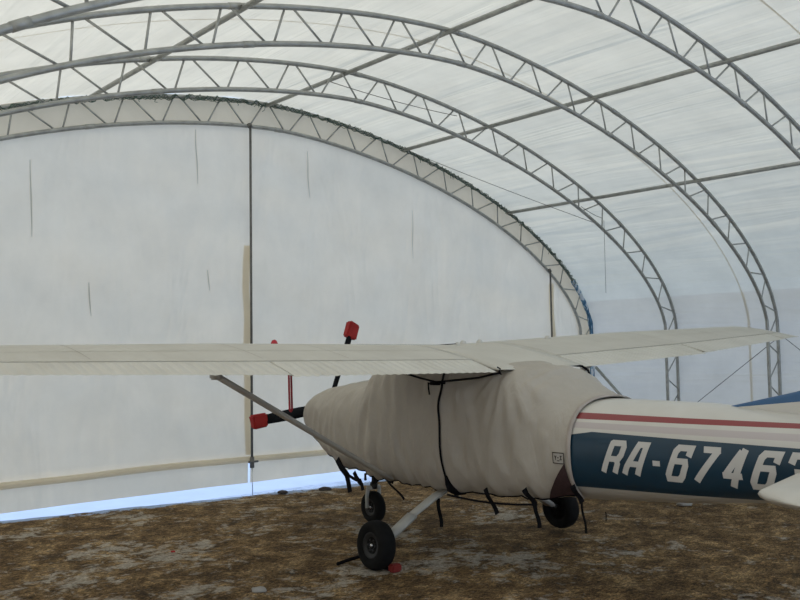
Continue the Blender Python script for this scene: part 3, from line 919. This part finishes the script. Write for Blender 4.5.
# propeller with covers ------------------------------------------------
hub = Vector((2.80, -.15, 1.285))
prop = pobj('propeller', lathe(bmesh.new(), [(.002, .20), (.06, .17), (.10, .10), (.125, 0), (.125, -.04)], 24, 'X', Matrix.Translation(hub)), M_PAINTW, label='three bladed propeller with covered blades')
def blade(ang, Ltip, bend=0):
    """ang measured from port side (+y) upward"""
    d = Vector((0, cos(ang), sin(ang))); n_ = Vector((0, -sin(ang), cos(ang)))
    P = [hub+d*(r) for r in (.10, .2, .40, .58, .76, .94)]
    bm = bmesh.new(); R2 = [.05, .065, .078, .075, .068, .06]; rings = []
    tube(bm, P, 1, 14)
    vs = list(bm.verts)
    for i, p in enumerate(P):
        tw = radians(62-30*i/5)
        for v in vs[i*14:(i+1)*14]:
            k = vs.index(v)-i*14; a = 2*pi*k/14
            o = (n_*cos(tw)+Vector((1, 0, 0))*sin(tw))*cos(a)*R2[i]*1.05+(n_*-sin(tw)+Vector((1, 0, 0))*cos(tw))*sin(a)*.030
            o *= 1+.12*noise.noise(Vector((i*1.3, k*.7, ang)))
            v.co = p+o
    b = pobj('blade_sleeve', bm, M_SLEEVE, prop, label='black cloth sleeve on a blade')
    c = hub+d*(.93+Ltip/2-.01); bm = bmesh.new()
    x_ = d; y_ = Vector((1, 0, 0)); z_ = x_.cross(y_)
    Mx = Matrix((x_, y_, z_)).transposed()
    box(bm, c, (Ltip, .115, .165), Mx, bev=.018)
    for v in bm.verts: v.co += Vector((noise.noise(v.co*9), noise.noise(v.co*9+Vector((3, 0, 0))), noise.noise(v.co*9+Vector((7, 0, 0)))))*.012
    pobj('tip_sock', bm, M_RED, b, smooth=False, label='red padded sock on the blade tip')
blade(radians(-6), .19); blade(radians(112), .21); blade(radians(231), .19)

# landing gear ----------------------------------------------------------
def wheel(name, c, R, wdt, parent, tl, M2=None, flip=1):
    bm = bmesh.new(); prof_ = []
    for i in range(25):
        a = -pi*.93/1+2*pi*.93*i/24
    rr = wdt/2; rc = R-rr*1.02
    prof_ = [(R*.50, -rr*.60), (R*.56, -rr*.86), (R*.70, -rr*1.0), (R*.84, -rr*.97), (R*.93, -rr*.80), (R*.985, -rr*.45), (R, -rr*.15), (R, rr*.15), (R*.985, rr*.45), (R*.93, rr*.80), (R*.84, rr*.97), (R*.70, rr*1.0), (R*.56, rr*.86), (R*.50, rr*.60)]
    MM = Matrix.Translation(c) @ (M2 or Matrix.Identity(4))
    lathe(bm, prof_, 48, 'Y', MM)
    t = pobj(name, bm, M_RUB, parent, t=False, label=tl)
    # tread grooves
    bm = bmesh.new()
    for q in (-.3, 0, .3):
        lathe(bm, [(R*1.002-abs(q)*.01, rr*q-.003), (R*1.004-abs(q)*.01, rr*q), (R*1.002-abs(q)*.01, rr*q+.003)], 48, 'Y', MM)
    bm.free()
    bm = bmesh.new()
    lathe(bm, [(.012, rr*.35*flip), (R*.12, rr*.42*flip), (R*.16, rr*.62*flip), (R*.30, rr*.50*flip), (R*.36, rr*.66*flip), (R*.48, rr*.72*flip), (R*.53, rr*.80*flip), (R*.53, -rr*.6*flip), (.012, -rr*.6*flip)], 36, 'Y', MM)
    for k in range(6):
        a = 2*pi*k/6; q = MM @ Vector((R*.24*cos(a), rr*.56*flip, R*.24*sin(a)))
        lathe(bm, [(.001, .012*flip), (.010, .010*flip), (.011, -.01*flip)], 8, 'Y', Matrix.Translation(q))
    h = pobj('hub', bm, M_HUB, t, t=False)
    bm = lathe(bmesh.new(), [(.001, rr*.80*flip), (.016, rr*.76*flip), (.022, rr*.40*flip)], 16, 'Y', MM)
    pobj('axle_cap', bm, M_CHROME, h, t=False, label='bright axle cap')
    return t
for side in (1, -1):
    dz = -.012 if side > 0 else .018
    yw = 1.265*side; ax = Vector((0, yw, .222+dz))
    cam_ = Matrix.Rotation(radians(4)*side, 4, 'X')
    bm = bmesh.new()      # flat spring leg
    P = [Vector((.04, .40*side, .60)), Vector((.025, .56*side, .545)), Vector((.015, .80*side, .435)), Vector((.005, 1.0*side, .335+dz)), Vector((0, 1.13*side, .265+dz))]
    rings = []
    for i, p in enumerate(P):
        t = (P[min(i+1, 4)]-P[max(i-1, 0)]).normalized(); nn = t.cross(Vector((1, 0, 0))).normalized()
        w = [.058, .056, .052, .048, .044][i]; th = [.018, .017, .016, .015, .014][i]
        rings.append([bm.verts.new(p+Vector((1, 0, 0))*a*w+nn*b*th) for a, b in ((-1, -.4), (-.8, -1), (.8, -1), (1, -.4), (1, .4), (.8, 1), (-.8, 1), (-1, .4))])
    for a, b in zip(rings, rings[1:]):
        for k in range(8): bm.faces.new((a[k], a[(k+1) % 8], b[(k+1) % 8], b[k]))
    bm.faces.new(rings[0]); bm.faces.new(rings[-1]); bmesh.ops.recalc_face_normals(bm, faces=bm.faces)
    g = pobj('main_gear_leg', bm, M_GEAR, t=False, label='%s main landing gear leg' % ('left' if side > 0 else 'right'))
    bm = tube(bmesh.new(), [P[-1]+Vector((0, -.02*side, .0)), ax], .028, 12); pobj('axle', bm, M_HUB, g, t=False)
    bm = bmesh.new(); p = (P[2]+P[3])/2; box(bm, (0, 0, 0), (.128, .34, .046), Matrix.Rotation(-.53*side, 4, 'X'), bev=.012)
    for v in bm.verts: v.co += P[3]+Vector((0, -.035*side, .02))
    pobj('leg_cuff', bm, M_GEAR, g, t=False)
    wheel('tyre', ax, .222, .165, g, 'black main tyre', cam_, side)
# nose gear
NXx = 1.72; c = Vector((NXx, 0, .182))
steer = Matrix.Rotation(radians(0), 4, 'Z')
bm = bmesh.new(); tube(bm, [Vector((NXx-.05, 0, .72)), Vector((NXx-.02, 0, .44))], .032, 14); tube(bm, [Vector((NXx-.02, 0, .46)), Vector((NXx-.01, 0, .40))], .045, 14)
ng = pobj('nose_gear_leg', bm, M_HUB, t=False, label='nose landing gear leg')
bm = bmesh.new()
tube(bm, [Vector((NXx-.01, -.085, .405)), Vector((NXx-.01, .085, .405))], .026, 10)
for s_ in (1, -1):
    tube(bm, [Vector((NXx-.01, .080*s_, .41)), Vector((NXx+.0, .088*s_, .31)), Vector((NXx, .088*s_, .18))], .018, 10, flat=(1.4, .8))
pobj('fork', bm, M_GEAR, ng, t=False, label='pale wheel fork')
bm = bmesh.new(); tube(bm, [(NXx-.04, 0, .62), (NXx-.14, 0, .53), (NXx-.02, 0, .43)], .014, 6); tube(bm, [(NXx-.03, .03, .60), (NXx+.08, .05, .55), (NXx+.05, .07, .49)], .016, 6)
pobj('torque_link', bm, M_HUB, ng, t=False)
wheel('tyre', c, .182, .13, ng, 'black nose tyre', steer, 1)

# wheel chock beside the left main wheel
def aw(x, y, z=0):
    F = Vector((-sin(YAW), cos(YAW), 0)); Lf = Vector((-cos(YAW), -sin(YAW), 0))
    return Vector((PX, PY, 0))+F*x+Lf*y+Vector((0, 0, z))
ch = empty('wheel_chock', aw(-.19, 1.20, 0), (0, 0, YAW+pi/2)); tag(ch, 'small wheel chock with a red block behind the near main wheel', 'chock')
bm = bmesh.new(); box(bm, (0, 0, .03), (.08, .11, .07), bev=.014); obj('red_block', bm, M_REDD, ch, smooth=False)
bm = tube(bmesh.new(), [(.03, .03, .012), (.30, .02, .012), (.62, -.07, .014), (.58, .10, .014), (.53, .26, .012)], .016, 8); obj('tie_rope', bm, M_BLACK, ch)

# small stones and scraps on the ground
def stone(x, y, sx, sy, sz, mat, lab, name='stone', cat='stone', seed=0):
    bm = bmesh.new(); bmesh.ops.create_icosphere(bm, subdivisions=3, radius=1)
    for v in bm.verts:
        v.co *= 1+.28*noise.noise(v.co*1.4+Vector((seed, 0, 0)))+.08*noise.noise(v.co*4+Vector((0, seed, 0)))
        v.co = Vector((v.co.x*sx, v.co.y*sy, max(v.co.z, -.4)*sz))
    o = obj(name, bm, mat, None, smooth=True, loc=(x, y, sz*.3)); return tag(o, lab, cat)
M_DST = simple('dark_stone', (.05, .04, .04), .9); M_ICE = simple('ice_lump', (.34, .32, .29), .7)
def gpix(px, py):    # ground position measured from the photograph, hangar-independent
    f_, pit, rol, h_ = 879.44, .0574539, -.0148422, 1.97787
    X, Z = (px-400)/f_, (300-py)/f_; X, Z = X*cos(rol)-Z*sin(rol), X*sin(rol)+Z*cos(rol)
    d = Vector((X, cos(pit)-Z*sin(pit), sin(pit)+Z*cos(pit))); t = -h_/d.z
    return d*t
for (px, py, s, m, lab) in ((283, 493, .05, M_DST, 'dark stone lying on the snow strip at the foot of the end wall'),
                            (325, 490, .06, M_DST, 'dark flat stone at the snow edge just left of the nose straps'),
                            (259, 591, .045, M_ICE, 'pale lump of ice on the turf at the bottom of the picture left of centre'),
                            (685, 505, .06, M_ICE, 'pale lump on the ground just below the blue band'),):
    p = gpix(px, py); stone(p.x, p.y, s*1.5, s, s*.6, m, lab, seed=px, name='stone' if m is M_DST else 'ice_lump', cat='stone' if m is M_DST else 'ice')
p = gpix(173, 552); stone(p.x, p.y, .025, .018, .012, M_RED, 'small orange red scrap lying on the brown turf at left', 'litter_scrap', 'litter', 3)
p = gpix(606, 521); bm = tube(bmesh.new(), [(0, 0, 0), (.004, 0, .06), (0, 0, .11)], .006, 6)
tag(obj('ground_peg', bm, M_BLACK, None, loc=(p.x, p.y, -.005)), 'thin dark peg standing in the turf right of the far wheel', 'peg')

# dry grass blades
bm = bmesh.new(); random.seed(5)
for i in range(16000):
    u = random.uniform(.2, 15.2); y = random.uniform(3.0, 10.9)
    if noise.noise(Vector((u*1.4, y*1.4, 2))) < -.12 and random.random() < .8: continue
    z = fz(u, y); a = random.uniform(0, 2*pi); L_ = random.uniform(.02, .06); lean = random.uniform(.5, 1.35)
    d = Vector((cos(a)*sin(lean), sin(a)*sin(lean), cos(lean)))*L_; w = Vector((-sin(a), cos(a), 0))*random.uniform(.0012, .0028)
    b = Vector((u, y, z-.003)); v = [bm.verts.new(b-w), bm.verts.new(b+w), bm.verts.new(b+d*.6+w*.7), bm.verts.new(b+d*.6-w*.7), bm.verts.new(b+d-Vector((0, 0, L_*.25)))]
    bm.faces.new(v[:4]); bm.faces.new((v[3], v[2], v[4]))
M_GR = NT('dry_grass'); _f = M_GR.noise(M_GR.coord(), 5, 4)
M_GR = M_GR.done(M_GR.bsdf(M_GR.ramp(_f, [(.35, (.08, .052, .026)), (.6, (.24, .165, .085))]), .8, 0, None, .2))
g = obj('dry_grass', bm, M_GR, None, rotz=HY); g['kind'] = 'stuff'; g['label'] = 'short dry brown grass on the shelter floor'; g['category'] = 'grass'

# ------------------------------------------------------------------ light
w = bpy.data.worlds.new('sky'); S.world = w; w.use_nodes = True
nt = w.node_tree; nt.nodes.clear()
bg = nt.nodes.new('ShaderNodeBackground'); ou = nt.nodes.new('ShaderNodeOutputWorld')
bg.inputs[0].default_value = (.64, .80, 1.0, 1); bg.inputs[1].default_value = .92
nt.links.new(bg.outputs[0], ou.inputs[0])
sun = bpy.data.lights.new('low_winter_sun', 'SUN'); sun.energy = 2.2; sun.angle = radians(25); sun.color = (1, .95, .87)
so = bpy.data.objects.new('low_winter_sun', sun); link(so)
d = hw(-.74, .06, 0)-hw(0, 0, 0); d = Vector((d.x, d.y, .66)).normalized()   # towards the sun
so.rotation_euler = d.to_track_quat('Z', 'Y').to_euler(); so.location = d*40

# ------------------------------------------------------------------ camera
cam = bpy.data.cameras.new('camera'); co = bpy.data.objects.new('camera', cam); link(co)
f_, pit, rol, h_ = 879.44, .0574539, -.0148422, 1.97787
cam.sensor_fit = 'HORIZONTAL'; cam.sensor_width = 36; cam.lens = f_/800*36; cam.clip_start = .05; cam.clip_end = 300
fw = Vector((0, cos(pit), sin(pit))); up0 = Vector((0, -sin(pit), cos(pit))); rt0 = Vector((1, 0, 0))
rt = rt0*cos(rol)+up0*sin(rol); up = -rt0*sin(rol)+up0*cos(rol)
m = Matrix((rt, up, -fw)).transposed().to_4x4(); m.translation = Vector((0, 0, h_)); co.matrix_world = m
S.camera = co
S.view_settings.view_transform = 'Standard'; S.view_settings.look = 'None'; S.view_settings.gamma = 1
S.view_settings.use_curve_mapping = False
S.view_settings.exposure = .40
